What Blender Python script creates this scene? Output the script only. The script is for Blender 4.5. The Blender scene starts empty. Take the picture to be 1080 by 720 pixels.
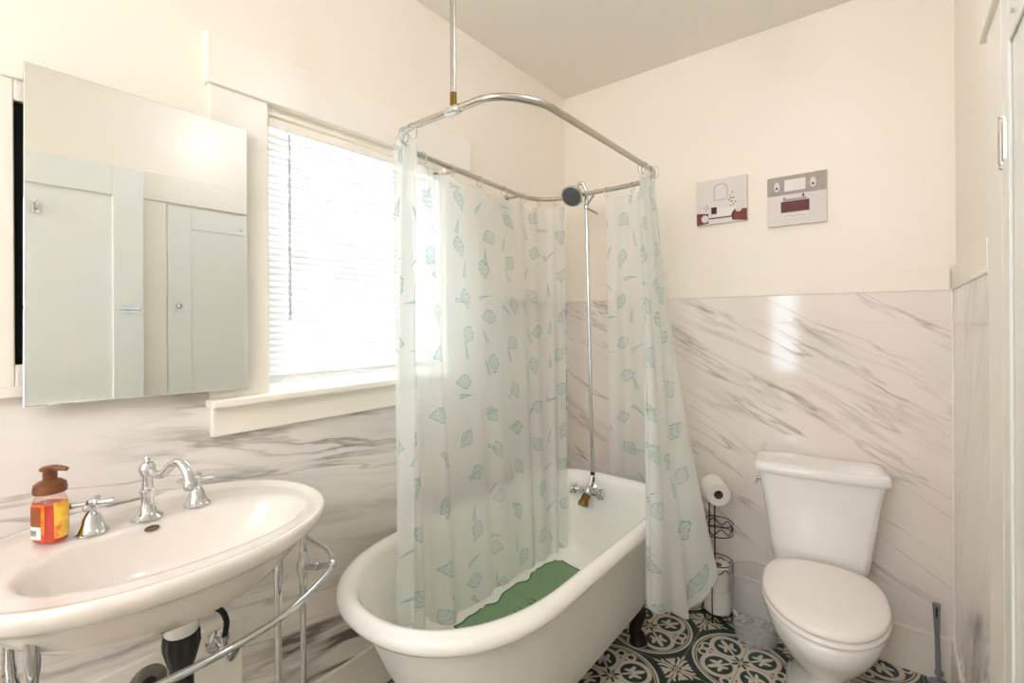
import bpy, math, random
from mathutils import Vector, Matrix
R_ = math.radians
PI = math.pi
random.seed(7)
SC = bpy.context.scene
COL = SC.collection

# ------------------------------------------------------------------ node helpers
class V:
    """a scalar socket (or number) with operators, so patterns can be written as formulas"""
    def __init__(s, nt, k): s.nt = nt; s.k = k
    def m(s, op, *o, clamp=False):
        n = s.nt.nodes.new('ShaderNodeMath'); n.operation = op; n.use_clamp = clamp
        for i, a in enumerate((s,) + o):
            if isinstance(a, V): a = a.k
            if isinstance(a, (int, float)): n.inputs[i].default_value = a
            else: s.nt.links.new(a, n.inputs[i])
        return V(s.nt, n.outputs[0])
    def __add__(s, o): return s.m('ADD', o)
    __radd__ = __add__
    def __sub__(s, o): return s.m('SUBTRACT', o)
    def __rsub__(s, o): return V(s.nt, o).m('SUBTRACT', s)
    def __mul__(s, o): return s.m('MULTIPLY', o)
    __rmul__ = __mul__
    def __truediv__(s, o): return s.m('DIVIDE', o)
    def __neg__(s): return s * -1.0
    def abs(s): return s.m('ABSOLUTE')
    def sqrt(s): return s.m('SQRT')
    def min(s, o): return s.m('MINIMUM', o)
    def max(s, o): return s.m('MAXIMUM', o)
    def lt(s, t, soft=.006):   # 1 where s < t, soft edge
        return ((t - s) / soft + .5).m('MAXIMUM', 0.0).m('MINIMUM', 1.0)
    def gt(s, t, soft=.006): return 1.0 - s.lt(t, soft)
def hyp(a, b): return (a * a + b * b).sqrt()

def new_mat(name):
    m = bpy.data.materials.new(name); m.use_nodes = True
    nt = m.node_tree; nt.nodes.clear()
    out = nt.nodes.new('ShaderNodeOutputMaterial')
    b = nt.nodes.new('ShaderNodeBsdfPrincipled')
    nt.links.new(b.outputs[0], out.inputs[0])
    return m, nt, b, out
def rgb(h):
    c = [int(h[i:i+2], 16) / 255 for i in (0, 2, 4)]
    return tuple(x / 12.92 if x <= .04045 else ((x + .055) / 1.055) ** 2.4 for x in c) + (1,)
def mixc(nt, fac, a, b):
    n = nt.nodes.new('ShaderNodeMix'); n.data_type = 'RGBA'
    for s, v in ((n.inputs[0], fac), (n.inputs[6], a), (n.inputs[7], b)):
        if isinstance(v, V): v = v.k
        if isinstance(v, (tuple, float, int)): s.default_value = v
        else: nt.links.new(v, s)
    return n.outputs[2]
def coords(nt, which='Object'):
    tc = nt.nodes.new('ShaderNodeTexCoord')
    if which == 'World':
        g = nt.nodes.new('ShaderNodeNewGeometry'); src = g.outputs['Position']
    else: src = tc.outputs[which]
    sp = nt.nodes.new('ShaderNodeSeparateXYZ'); nt.links.new(src, sp.inputs[0])
    return src, V(nt, sp.outputs[0]), V(nt, sp.outputs[1]), V(nt, sp.outputs[2])
def comb(nt, x, y, z=0.0):
    c = nt.nodes.new('ShaderNodeCombineXYZ')
    for i, a in enumerate((x, y, z)):
        if isinstance(a, V): nt.links.new(a.k, c.inputs[i])
        else: c.inputs[i].default_value = a
    return c.outputs[0]
def noise(nt, vec, scale=5, detail=3, rough=.5, dist=0.0):
    n = nt.nodes.new('ShaderNodeTexNoise'); n.inputs['Scale'].default_value = scale
    n.inputs['Detail'].default_value = detail; n.inputs['Roughness'].default_value = rough
    n.inputs['Distortion'].default_value = dist
    if vec is not None: nt.links.new(vec, n.inputs['Vector'])
    return V(nt, n.outputs[0])
def wnoise(nt, vec):
    n = nt.nodes.new('ShaderNodeTexWhiteNoise'); n.noise_dimensions = '3D'
    nt.links.new(vec, n.inputs['Vector'])
    sp = nt.nodes.new('ShaderNodeSeparateColor'); nt.links.new(n.outputs['Color'], sp.inputs[0])
    return [V(nt, o) for o in sp.outputs[:3]]
def bump(nt, b, h, strength=.2, dist=.01):
    n = nt.nodes.new('ShaderNodeBump'); n.inputs['Strength'].default_value = strength
    n.inputs['Distance'].default_value = dist
    nt.links.new(h.k if isinstance(h, V) else h, n.inputs['Height'])
    nt.links.new(n.outputs[0], b.inputs['Normal'])

def simple(name, col, rough=.5, metal=0.0, var=.04, vscale=12, bmp=0.0, bscale=60, coat=0.0, spec=.5):
    m, nt, b, out = new_mat(name)
    src, x, y, z = coords(nt)
    n = noise(nt, src, vscale, 4)
    c = rgb(col)
    dark = tuple(v * (1 - var * 2) for v in c[:3]) + (1,)
    nt.links.new(mixc(nt, n, dark, c), b.inputs['Base Color'])
    b.inputs['Roughness'].default_value = rough; b.inputs['Metallic'].default_value = metal
    b.inputs['Coat Weight'].default_value = coat; b.inputs['Coat Roughness'].default_value = .05
    b.inputs['Specular IOR Level'].default_value = spec
    if bmp: bump(nt, b, noise(nt, src, bscale, 3), bmp, .004)
    return m

M = {}
M['paint'] = simple('cream_wall_paint', 'F8F0E3', .34, 0, .01, 2, .06, 25, spec=.35)
M['ceil'] = simple('ceiling_paint', 'EFEAE1', .7, 0, .012, 2, .1, 25)
M['trim'] = simple('white_trim_paint', 'F8F2E6', .3, 0, .01, 4, .06, 40)
M['doorp'] = simple('white_door_paint', 'F3F3EE', .25, 0, .01, 4, .05, 30)
M['porc'] = simple('white_porcelain', 'F6F4F1', .08, 0, .005, 5, 0, 0, .6)
M['sinkp'] = simple('sink_glaze', 'EDE6DE', .1, 0, .005, 5, 0, 0, .5)
M['enamel'] = simple('tub_enamel', 'F6F3EC', .12, 0, .01, 5, 0, 0, .4)
M['tubout'] = simple('tub_outside_paint', 'E6E5DF', .35, 0, .04, 14, .25, 30)
M['chrome'] = simple('chrome', 'D9DADB', .1, 1.0, .04, 20)
M['nickel'] = simple('dull_rod_metal', 'C9C4BA', .24, 1.0, .08, 30)
M['iron'] = simple('black_wire_iron', '17120F', .45, .6, .2, 40)
M['bronze'] = simple('dark_bronze_foot', '2E2019', .5, .5, .2, 30, .4, 40)
M['blackp'] = simple('black_plastic', '1A1A1B', .35, 0, .1, 30)
M['greyp'] = simple('grey_plastic', '85858A', .4, 0, .05, 30)
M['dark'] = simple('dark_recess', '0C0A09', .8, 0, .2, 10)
M['brass'] = simple('aged_brass', '8C7438', .35, 1.0, .3, 40)
M['paper'] = simple('toilet_paper', 'F6F1EA', .9, 0, .03, 30, .3, 120)
M['card'] = simple('cardboard_core', '8C7B66', .85, 0, .08, 40)
M['pump'] = simple('bronze_pump_plastic', '7A4A2C', .38, .35, .06, 40)
M['slat'] = None
M['seat'] = simple('white_seat_plastic', 'F7F0EA', .16, 0, .005, 5, coat=.3)
M['spray'] = simple('shower_face_rubber', '5A5A5A', .5, 0, .1, 60)
M['wand'] = simple('clear_grey_wand', 'C9CCD0', .3)
M['rust_shade'] = simple('rust_and_hole_shade', 'A79C8C', .5, .4, .5, 30)  # rusty wall flange, and the painted shade inside the overflow hole
M['pipewhite'] = simple('white_pipe_plastic', 'EDEAE2', .35)
M['hosem'] = simple('braided_hose', '2B2A29', .5, .3, .3, 200)

def marble(name, plane, ang, seed, strength=1.0, joints=(), tint='EFE6DF', dusk='CFC6BF', MK=.46):
    m, nt, b, out = new_mat(name)
    src, x, y, z = coords(nt, 'World')
    u, v = (x, z) if plane == 'xz' else (y, z)
    c, s = math.cos(R_(ang)), math.sin(R_(ang))
    a = u * c + v * s; p = v * c - u * s            # a runs along the veins, p across them
    wob = noise(nt, comb(nt, a * 1.1, p * 1.6, seed + 3.0), 1.0, 2) - .5
    jit = noise(nt, comb(nt, a * 9.0, p * 12.0, seed + 4.0), 1.0, 3) - .5
    p2 = p + wob * .16 + jit * .012
    def ridge(sa, sp, k, sd, det=3):
        n = noise(nt, comb(nt, a * sa, p2 * sp, sd), 1.0, det, .55)
        return (1.0 - (n * 2.0 - 1.0).abs() * k).max(0.0)
    mask = ((noise(nt, comb(nt, a * .7, p * 2.4, seed + 30), 1.0, 2) - MK) * 5.0).max(0.0).min(1.0)
    streak = ((noise(nt, comb(nt, a * 1.6, p2 * 34.0, seed + 51), 1.0, 3) - .5) * 5.0).max(0.0).min(1.0)
    big = ridge(.5, 3.4, 14, seed)
    fine = ridge(1.0, 7.0, 15, seed + 9, 5)
    hair = ridge(.7, 5.0, 40, seed + 17, 4)
    cloud = noise(nt, comb(nt, a * .9, p2 * 5.5, seed + 40), 1.0, 4)
    brk = noise(nt, comb(nt, a * 4.0, p * 9.0, seed + 5), 1.0, 4)
    vein = big * mask * .5 + fine * mask * .45 + streak * mask * .13 + hair * .32 * (brk * 2.2 - .6).max(0.0)
    vein = (vein * (brk * 2.0 - .25) * strength).max(0.0).min(1.0)
    base = mixc(nt, ((cloud - .42) * 2.6 * (mask * .8 + .2)).max(0.0).min(1.0), rgb(tint), rgb(dusk))
    col = mixc(nt, vein, base, rgb('7A7068'))
    jm = None
    for (axis, pos) in joints:
        q = ({'x': x, 'y': y, 'z': z}[axis] - pos).abs().lt(.0012, .0008)
        jm = q if jm is None else jm.max(q)
    if jm is not None:
        col = mixc(nt, jm, col, rgb('E9E3DA'))
    nt.links.new(col, b.inputs['Base Color'])
    b.inputs['Roughness'].default_value = .07
    if jm is not None: bump(nt, b, 1.0 - jm, .3, .002)
    return m
M['mback'] = marble('marble_tile_back', 'xz', -27, 3.1, 2.1, (('z', 1.333), ('x', .973)), 'F4EBE3', 'D3C5BA', .54)
M['mleft'] = marble('marble_tile_left', 'yz', -9, 11.7, 2.3, (('z', .62), ('y', -1.1)), 'F0EBE5', 'B4AEA9', .41)
M['mright'] = marble('marble_tile_right', 'yz', -60, 23.0, 1.0, (('z', 1.333), ('z', .42)), 'EEE8E2')

def floor_mat():
    m, nt, b, out = new_mat('patterned_cement_tile')
    src, x, y, z = coords(nt, 'World')
    P = .372
    def cell(q, o):
        t = (q - o) / P + .5
        return t.m('FRACT') - .5
    u = cell(x, .655); v = cell(y, -.372)
    p, q = u.abs(), v.abs()
    r = hyp(u, v)
    s2 = 1 / math.sqrt(2)
    a = (p + q) * s2; bb = (p - q).abs() * s2
    def ell(A, B, ca, cb, ra, rb, rot=0):
        c, s = math.cos(R_(rot)), math.sin(R_(rot))
        da = A - ca; db = B - cb
        return hyp((da * c + db * s) / ra, (db * c - da * s) / rb).lt(1.0, .12)
    ring = (r - .468).abs().lt(.013).max((r - .437).abs().lt(.006))
    lobe_d = hyp(a - .245, bb)
    body = (lobe_d - .158).abs().lt(.024).max(r.lt(.125))
    # curls of the band that run out towards the ring beside each axis
    hi = p.max(q); lo = p.min(q)
    curl = (hyp(hi - .365, lo - .055) - .045).abs().lt(.014)
    leaf = ell(hi, lo, .375, 0.0, .045, .016).max(ell(hi, lo, .30, 0, .07, .022))
    # fleur inside each lobe
    fl = ell(a, bb, .295, 0, .075, .026).max(ell(a, bb, .255, .05, .055, .022, 38))
    fl = fl.max(ell(a, bb, .205, .045, .04, .018, -30)).max(ell(a, bb, .17, 0, .07, .013))
    centre = ell(a, bb, .06, 0, .04, .016).max(ell(hi, lo, .06, 0, .035, .012))
    inner = body.max(curl).max(leaf)
    inner = inner * (1.0 - centre)
    inner = inner * (r.lt(.425)) 
    lobe_in = lobe_d.lt(.134)
    inner = inner * (1.0 - lobe_in) + fl * lobe_in
    # star flower where four rings meet
    cs, ct = .5 - p, .5 - q
    rr = hyp(cs, ct)
    a2 = (cs + ct) * s2; b2 = (cs - ct).abs() * s2
    h2 = cs.max(ct); l2 = cs.min(ct)
    star = ell(a2, b2, .105, 0, .055, .026).max(ell(a2, b2, .13, .03, .035, .014, 30))
    star = star.max(ell(h2, l2, .10, .018, .07, .013, 6)).max(ell(h2, l2, .155, .03, .035, .014, 40))
    star = star.max(ell(h2, l2, .2, .0, .05, .014)).max(rr.lt(.028) * rr.gt(.012))
    # little leaves in the gaps beside the rings
    star = star * r.gt(.495)
    orn = ring.max(inner).max(star).min(1.0)
    grout = p.min(q).lt(.0035, .002).max((.5 - p).min(.5 - q).lt(.0035, .002))
    wear = noise(nt, src, 9, 4)
    green = mixc(nt, wear, rgb('10291F'), rgb('254237'))
    cream = mixc(nt, wear, rgb('C9BEAC'), rgb('E6DDCF'))
    col = mixc(nt, orn, green, cream)
    col = mixc(nt, grout, col, rgb('9A8D74'))
    nt.links.new(col, b.inputs['Base Color'])
    b.inputs['Roughness'].default_value = .32
    bump(nt, b, 1.0 - grout, .25, .002)
    return m
M['floor'] = floor_mat()

def curtain_mat():
    m, nt, b, out = new_mat('frosted_shell_print_curtain')
    src, x, y, z = coords(nt, 'UV')
    def layer(cw, ch, ox, sd, L, W, kind):
        gx = (x + ox) / cw; gy = y / ch
        col_i = gx.m('FLOOR')
        gy = gy + col_i * .37
        row_i = gy.m('FLOOR')
        rnd = wnoise(nt, comb(nt, col_i, row_i, sd))
        lx = (gx - col_i - .5) * cw - (rnd[0] - .5) * (cw * .3)
        ly = (gy - row_i - .5) * ch - (rnd[1] - .5) * (ch * .3)
        th = rnd[2] * 3.0 + (.2 if kind == 0 else 1.0)
        c, s = th.m('COSINE'), th.m('SINE')
        px = lx * c + ly * s; py = ly * c - lx * s
        t = px / L
        if kind == 0:        # broad shell: rounded body, pointed tips
            w = (1.0 - t.abs().m('POWER', 1.6)).max(0.0) * W * (1.05 - t * .5) + (t * 17.0).m('SINE') * .0016
        else:                # slim cone shell
            w = (t * .5 + .5) * W * (t.lt(1.0, .05))
        ins = (py.abs() - w).lt(0.0, .0012) * t.abs().lt(1.0, .04)
        edge = ins * ((py.abs() - w).gt(-.004, .003).max(t.abs().gt(.93, .05)))
        if kind == 0: rib = ((py / (w + .002)).abs() * 5.0 + t * 15.0).m('SINE').gt(.3, .5)
        else: rib = (px * 700.0 + py * 300.0).m('SINE').gt(.1, .5)
        return edge, ins, rib
    E1, I1, R1 = layer(.175, .19, 0.0, 1.3, .043, .028, 0)
    E2, I2, R2 = layer(.155, .17, .085, 4.7, .038, .010, 1)
    pr = ((E1 * .75 + I1 * .28 + I1 * R1 * .3).max(E2 * .65 + I2 * .2 + I2 * R2 * .3).min(1.0)) * (noise(nt, src, 11, 2) * .9 + .45)
    tone = noise(nt, src, 6, 2)
    pcol = mixc(nt, tone, rgb('7FAEB3'), rgb('8BB5AB'))
    col = mixc(nt, pr, rgb('F4F5F1'), pcol)
    b.inputs['Roughness'].default_value = .35
    nt.links.new(col, b.inputs['Base Color'])
    tr = nt.nodes.new('ShaderNodeBsdfTranslucent'); nt.links.new(col, tr.inputs[0])
    tp = nt.nodes.new('ShaderNodeBsdfTransparent'); tp.inputs[0].default_value = (.97, .98, .98, 1)
    mx = nt.nodes.new('ShaderNodeMixShader'); mx.inputs[0].default_value = .5
    nt.links.new(b.outputs[0], mx.inputs[1]); nt.links.new(tr.outputs[0], mx.inputs[2])
    m2 = nt.nodes.new('ShaderNodeMixShader')
    nt.links.new((.34 - pr * .22).k, m2.inputs[0])
    nt.links.new(mx.outputs[0], m2.inputs[1]); nt.links.new(tp.outputs[0], m2.inputs[2])
    nt.links.new(m2.outputs[0], out.inputs[0])
    bump(nt, b, noise(nt, src, 14, 3), .25, .01)
    return m
M['curtain'] = curtain_mat()

def slat_mat():
    m, nt, b, out = new_mat('white_blind_slat')
    src, x, y, z = coords(nt)
    n = noise(nt, src, 9, 2)
    col = mixc(nt, n, rgb('F1F3F3'), rgb('FAFBFB'))
    nt.links.new(col, b.inputs['Base Color']); b.inputs['Roughness'].default_value = .4
    tr = nt.nodes.new('ShaderNodeBsdfTranslucent'); nt.links.new(col, tr.inputs[0])
    mx = nt.nodes.new('ShaderNodeMixShader'); mx.inputs[0].default_value = .045
    nt.links.new(b.outputs[0], mx.inputs[1]); nt.links.new(tr.outputs[0], mx.inputs[2])
    nt.links.new(mx.outputs[0], out.inputs[0])
    return m
M['slat'] = slat_mat()

def glass(name, col='FFFFFF', rough=0.0, ior=1.45, thin=True, alpha=.85):
    """thin clear sheet: mostly transparent, with a glossy reflection"""
    m, nt, b, out = new_mat(name)
    nt.nodes.remove(b)
    tp = nt.nodes.new('ShaderNodeBsdfTransparent')
    src, x, y, z = coords(nt)
    nt.links.new(mixc(nt, noise(nt, src, 4, 2), tuple(v * .97 for v in rgb(col)[:3]) + (1,), rgb(col)), tp.inputs[0])
    g = nt.nodes.new('ShaderNodeBsdfGlossy'); g.inputs['Roughness'].default_value = .04 + rough
    fr = nt.nodes.new('ShaderNodeLayerWeight'); fr.inputs[0].default_value = .5
    fv = V(nt, fr.outputs[1]).m('POWER', 4.0) * .55 + .04
    mx = nt.nodes.new('ShaderNodeMixShader')
    nt.links.new(fv.k, mx.inputs[0])
    nt.links.new(tp.outputs[0], mx.inputs[1]); nt.links.new(g.outputs[0], mx.inputs[2])
    last = mx
    if alpha < 1:
        d = nt.nodes.new('ShaderNodeBsdfDiffuse'); d.inputs[0].default_value = rgb('F4F4F2')
        m2 = nt.nodes.new('ShaderNodeMixShader'); m2.inputs[0].default_value = 1 - alpha
        nt.links.new(mx.outputs[0], m2.inputs[1]); nt.links.new(d.outputs[0], m2.inputs[2]); last = m2
    nt.links.new(last.outputs[0], out.inputs[0])
    return m
M['pane'] = glass('window_glass', alpha=1)
M['acryl'] = glass('clear_acrylic', alpha=.83)
M['clearb'] = glass('clear_bottle_plastic', 'FBEDE6', alpha=.97)

m, nt, b, out = new_mat('mirror_glass')
src, x, y, z = coords(nt)
nt.links.new(mixc(nt, noise(nt, src, 2, 2), rgb('EEF2F0'), rgb('F2F5F3')), b.inputs['Base Color'])
b.inputs['Metallic'].default_value = 1; b.inputs['Roughness'].default_value = .015
M['mirror'] = m

m, nt, b, out = new_mat('lamp_globe_glow')
src, x, y, z = coords(nt)
nt.links.new(mixc(nt, noise(nt, src, 3, 2), rgb('E5EAFB'), rgb('E7ECFD')), b.inputs['Emission Color'])
b.inputs['Emission Strength'].default_value = 27
M['lamp'] = m

def soap_mat():
    m, nt, b, out = new_mat('orange_soap')
    src, x, y, z = coords(nt)
    n = noise(nt, src, 30, 3)
    nt.links.new(mixc(nt, n, rgb('C01805'), rgb('E0400A')), b.inputs['Base Color'])
    b.inputs['Roughness'].default_value = .12
    b.inputs['Transmission Weight'].default_value = .12; b.inputs['IOR'].default_value = 1.35
    return m
M['soap'] = soap_mat()
def label_mat(name, cols):
    m, nt, b, out = new_mat(name)
    src, x, y, z = coords(nt, 'Object')
    n = noise(nt, src, 55, 3, .6)
    n2 = noise(nt, src, 28, 2, .6)
    c = mixc(nt, ((n - .45) * 6).max(0.0).min(1.0), rgb(cols[0]), rgb(cols[1]))
    c = mixc(nt, ((n2 - .52) * 8).max(0.0).min(1.0), c, rgb(cols[2]))
    nt.links.new(c, b.inputs['Base Color']); b.inputs['Roughness'].default_value = .3
    return m
M['lab_o'] = label_mat('orange_label', ('F2680F', 'F58A14', 'D93A0C'))
M['lab_y'] = label_mat('fruit_label', ('F4C23A', 'F7E07A', 'EE6A12'))
M['white'] = simple('label_white', 'EDE9E4', .5)
M['ink'] = simple('black_print', '2A2624', .5)
M['brownprint'] = simple('brown_label_panel', '9A4A12', .45, var=.2, vscale=200)

def mat_green():
    m, nt, b, out = new_mat('green_ribbed_rubber')
    src, x, y, z = coords(nt, 'World')
    w = ((x * .35 + y) * 620.0).m('SINE')
    n = noise(nt, src, 20, 3)
    c = mixc(nt, n, rgb('7C9C72'), rgb('8EAD83'))
    c = mixc(nt, (w * .5 + .5) * .5, c, rgb('5C7F52'))
    nt.links.new(c, b.inputs['Base Color']); b.inputs['Roughness'].default_value = .6
    bump(nt, b, w, .5, .003)
    return m
M['mat'] = mat_green()
M['matdk'] = simple('green_mat_edge', '3E5B34', .6)
M['canvas1'] = simple('canvas_pale', 'E8E1DC', .8, 0, .05, 25, .2, 200)
M['canvas2'] = simple('canvas_taupe', 'B9AFA6', .8, 0, .12, 40, .2, 200)
M['brickr'] = simple('print_brown', '8A4A40', .8, 0, .2, 60)
M['pr_dark'] = simple('print_dark', '4A2A28', .8, 0, .1, 40)
M['pr_green'] = simple('print_foliage', '6E7268', .8, 0, .2, 80)
M['pr_mauve'] = simple('print_mauve', '7C4B4A', .8, 0, .15, 60)
M['pr_line'] = simple('print_line', 'A89C92', .8)

# ------------------------------------------------------------------ mesh helpers
def link(o, parent=None):
    COL.objects.link(o)
    if parent is not None: o.parent = parent
    return o
class MB:
    def __init__(s): s.v = []; s.f = []; s.mi = []; s.uv = None
    def add(s, vs, fs, mi=0):
        k = len(s.v); s.v += [tuple(p) for p in vs]; s.f += [tuple(i + k for i in f) for f in fs]; s.mi += [mi] * len(fs)
    def box(s, x0, x1, y0, y1, z0, z1, mi=0):
        vs = [(x, y, z) for x in (x0, x1) for y in (y0, y1) for z in (z0, z1)]
        s.add(vs, [(0, 1, 3, 2), (4, 6, 7, 5), (0, 4, 5, 1), (2, 3, 7, 6), (0, 2, 6, 4), (1, 5, 7, 3)], mi)
        return s
    def loft(s, rings, cap0=True, cap1=True, closed=True, mi=0):
        n = len(rings[0]); vs = [p for r in rings for p in r]; fs = []
        for i in range(len(rings) - 1):
            for j in range(n if closed else n - 1):
                k = (j + 1) % n
                fs.append((i * n + j, i * n + k, (i + 1) * n + k, (i + 1) * n + j))
        if cap0: fs.append(tuple(range(n - 1, -1, -1)))
        if cap1: fs.append(tuple((len(rings) - 1) * n + j for j in range(n)))
        s.add(vs, fs, mi); return s
    def lathe(s, prof, c=(0, 0, 0), n=32, axis=None, mi=0):
        """prof: (radius, height) pairs; axis: direction vector"""
        c = Vector(c); ax = Vector(axis).normalized() if axis else Vector((0, 0, 1))
        q = ax.to_track_quat('Z', 'Y')
        rings = [[c + q @ Vector((max(r, 1e-5) * math.cos(2 * PI * k / n), max(r, 1e-5) * math.sin(2 * PI * k / n), h)) for k in range(n)] for r, h in prof]
        return s.loft(rings, mi=mi)
    def tube(s, pts, r, n=12, closed=False, mi=0, sx=1.0):
        pts = [Vector(p) for p in pts]; N = len(pts)
        rs = r if isinstance(r, (list, tuple)) else [r] * N
        rings = []; up = None
        for i in range(N):
            a = pts[(i - 1) % N] if (i > 0 or closed) else pts[i]
            b_ = pts[(i + 1) % N] if (i < N - 1 or closed) else pts[i]
            t = (b_ - a).normalized()
            if up is None:
                up = Vector((0, 0, 1)) if abs(t.z) < .9 else Vector((1, 0, 0))
            up = (up - t * up.dot(t))
            if up.length < 1e-4: up = Vector((1, 0, 0)) - t * t.x
            up.normalize(); sd = t.cross(up)
            rings.append([pts[i] + (up * math.sin(2 * PI * k / n) + sd * math.cos(2 * PI * k / n) * sx) * rs[i] for k in range(n)])
        if closed: rings.append(rings[0]); return s.loft(rings, False, False, mi=mi)
        return s.loft(rings, mi=mi)
    def ball(s, c, r, n=16, mi=0, sz=1.0):
        return s.lathe([(r * math.sin(PI * k / 10), -r * sz * math.cos(PI * k / 10)) for k in range(11)], c, n, mi=mi)
    def quad(s, a, b, c, d, mi=0): s.add([a, b, c, d], [(0, 1, 2, 3)], mi); return s
    def build(s, name, mats, parent=None, smooth=True, bevel=0, ang=35, merge=False, solid=0, subsurf=0):
        me = bpy.data.meshes.new(name); me.from_pydata(s.v, [], s.f)
        if not isinstance(mats, (list, tuple)): mats = [mats]
        for m in mats: me.materials.append(m)
        for p, k in zip(me.polygons, s.mi): p.material_index = k
        if s.uv:
            l = me.uv_layers.new(name='UVMap')
            for lp in me.loops: l.data[lp.index].uv = s.uv[lp.vertex_index]
        import bmesh
        bm = bmesh.new(); bm.from_mesh(me)
        if merge: bmesh.ops.remove_doubles(bm, verts=bm.verts, dist=1e-5)
        bmesh.ops.recalc_face_normals(bm, faces=bm.faces)
        bm.to_mesh(me); bm.free()
        if smooth:
            for p in me.polygons: p.use_smooth = True
            me.set_sharp_from_angle(angle=R_(ang))
        o = bpy.data.objects.new(name, me); link(o, parent)
        if bevel:
            md = o.modifiers.new('bevel', 'BEVEL'); md.width = bevel; md.segments = 3; md.limit_method = 'ANGLE'; md.angle_limit = R_(40)
            md.harden_normals = False
        if subsurf:
            md = o.modifiers.new('sub', 'SUBSURF'); md.levels = subsurf; md.render_levels = subsurf
        if solid:
            md = o.modifiers.new('thick', 'SOLIDIFY'); md.thickness = solid; md.offset = 0
        return o
def box(name, x0, x1, y0, y1, z0, z1, mat, parent=None, bevel=.002):
    return MB().box(x0, x1, y0, y1, z0, z1).build(name, mat, parent, True, bevel)
def thing(name, label, cat, loc=(0, 0, 0), rz=0, group=None):
    o = bpy.data.objects.new(name, None); link(o); o.location = loc; o.rotation_euler = (0, 0, rz)
    o.empty_display_size = .05
    o['label'] = label; o['category'] = cat
    if group: o['group'] = group
    return o
def tag(o, label, cat, group=None):
    o['label'] = label; o['category'] = cat
    if group: o['group'] = group
    return o
def struct(o, label=None):
    o['kind'] = 'structure'
    if label: o['label'] = label
    return o
def catmull(pts, n):
    pts = [Vector(p) for p in pts]; out = []
    P = [pts[0] * 2 - pts[1]] + pts + [pts[-1] * 2 - pts[-2]]
    segs = len(pts) - 1
    for i in range(n):
        t = i / (n - 1) * segs; k = min(int(t), segs - 1); f = t - k
        a, b_, c, d = P[k:k + 4]
        out.append(.5 * ((2 * b_) + (c - a) * f + (2 * a - 5 * b_ + 4 * c - d) * f * f + (3 * b_ - a - 3 * c + d) * f ** 3))
    return out

# ------------------------------------------------------------------ room: x 0..W, y YF..0, z 0..H
W, H, YF = 1.683, 2.645, -4.2
ZT = 1.452                       # top of the marble
WY0, WY1, WZ0, WZ1 = -1.722, -.98, 1.135, 2.005     # window opening in the left wall
def wall_with_hole(name, plane, lo, hi, hole, thick, mat, label):
    """plane 'x': wall in the yz plane at lo[0]..; lo/hi = (u0,z0),(u1,z1); hole = (u0,u1,z0,z1)"""
    mb = MB(); (u0, z0), (u1, z1) = lo, hi; a, b_, c, d = hole
    for (p, q, r, s_) in ((u0, a, z0, z1), (b_, u1, z0, z1), (a, b_, z0, c), (a, b_, d, z1)):
        if plane == 'x': mb.box(thick[0], thick[1], p, q, r, s_)
        else: mb.box(p, q, thick[0], thick[1], r, s_)
    return struct(mb.build(name, mat, None, False, merge=False), label)
wl = wall_with_hole('wall_left', 'x', (YF - .1, 0), (.1, H), (WY0, WY1, WZ0, WZ1), (-.12, 0), M['paint'], 'cream painted wall with window and marble below')
wb = struct(MB().box(-.12, W + .1, 0, .1, 0, H).build('wall_back', M['paint'], None, False), 'cream painted wall behind the toilet')
wr = struct(MB().box(W, W + .1, YF - .1, .1, 0, H).build('wall_right', M['paint'], None, False), 'cream painted wall with doors')
FX0, FX1, FZ0, FZ1 = .33, .61, .72, 2.0
wf = wall_with_hole('wall_front', 'y', (-.12, 0), (W + .1, H), (FX0, FX1, FZ0, FZ1), (YF - .1, YF), M['paint'], 'cream wall behind the camera')
struct(MB().box(-.12, W + .1, YF - .1, .1, -.1, 0).build('floor', M['floor'], None, False), 'green and cream patterned cement tile floor')
struct(MB().box(-.12, W + .1, YF - .1, .1, H, H + .1).build('ceiling', M['ceil'], None, False), 'plain off white ceiling')
# marble cladding (parts of their walls)
TK = .008
BZ = .165
CZT = 1.16                         # under the window
mb = MB()
mb.box(0, TK, YF, WY0 + .0, BZ, ZT); mb.box(0, TK, WY1, 0, BZ, ZT); mb.box(0, TK, WY0, WY1, BZ, WZ0 - .02)
mb.build('marble_tile', M['mleft'], wl, False)
MB().box(0, W, -TK, 0, BZ, ZT).build('marble_tile', M['mback'], wb, False)
MB().box(W - TK, W, -.835, 0, BZ, ZT).build('marble_tile', M['mright'], wr, False)
box('marble_corner_strip', W - .014, W - TK, -.014, -TK, BZ, ZT, M['trim'], wr, .001)
# painted rail on top of the marble
box('trim_rail', 0, W - .016, -.014, 0, ZT, ZT + .085, M['paint'], wb, .003)
box('trim_rail', W - .012, W, -.835, 0, ZT + .001, ZT + .085, M['paint'], wr, .003)
box('trim_rail', 0, .014, WY1 + .12, -.016, ZT, ZT + .085, M['paint'], wl, .003)
# baseboards
def baseboard(name, x0, x1, y0, y1):
    return struct(box(name, x0, x1, y0, y1, 0, BZ, M['trim'], None, .004), 'white painted baseboard')
baseboard('baseboard_back', .019, W - .019, -.018, 0)
baseboard('baseboard_left', 0, .018, YF, 0)
baseboard('baseboard_right', W - .018, W, -.835, 0)
# white board under the sink
struct(box('trim_1', TK, .02, -2.7, -1.8, BZ + .001, .50, M['trim'], None, .002), 'white board low on the wall under the sink')

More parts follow.
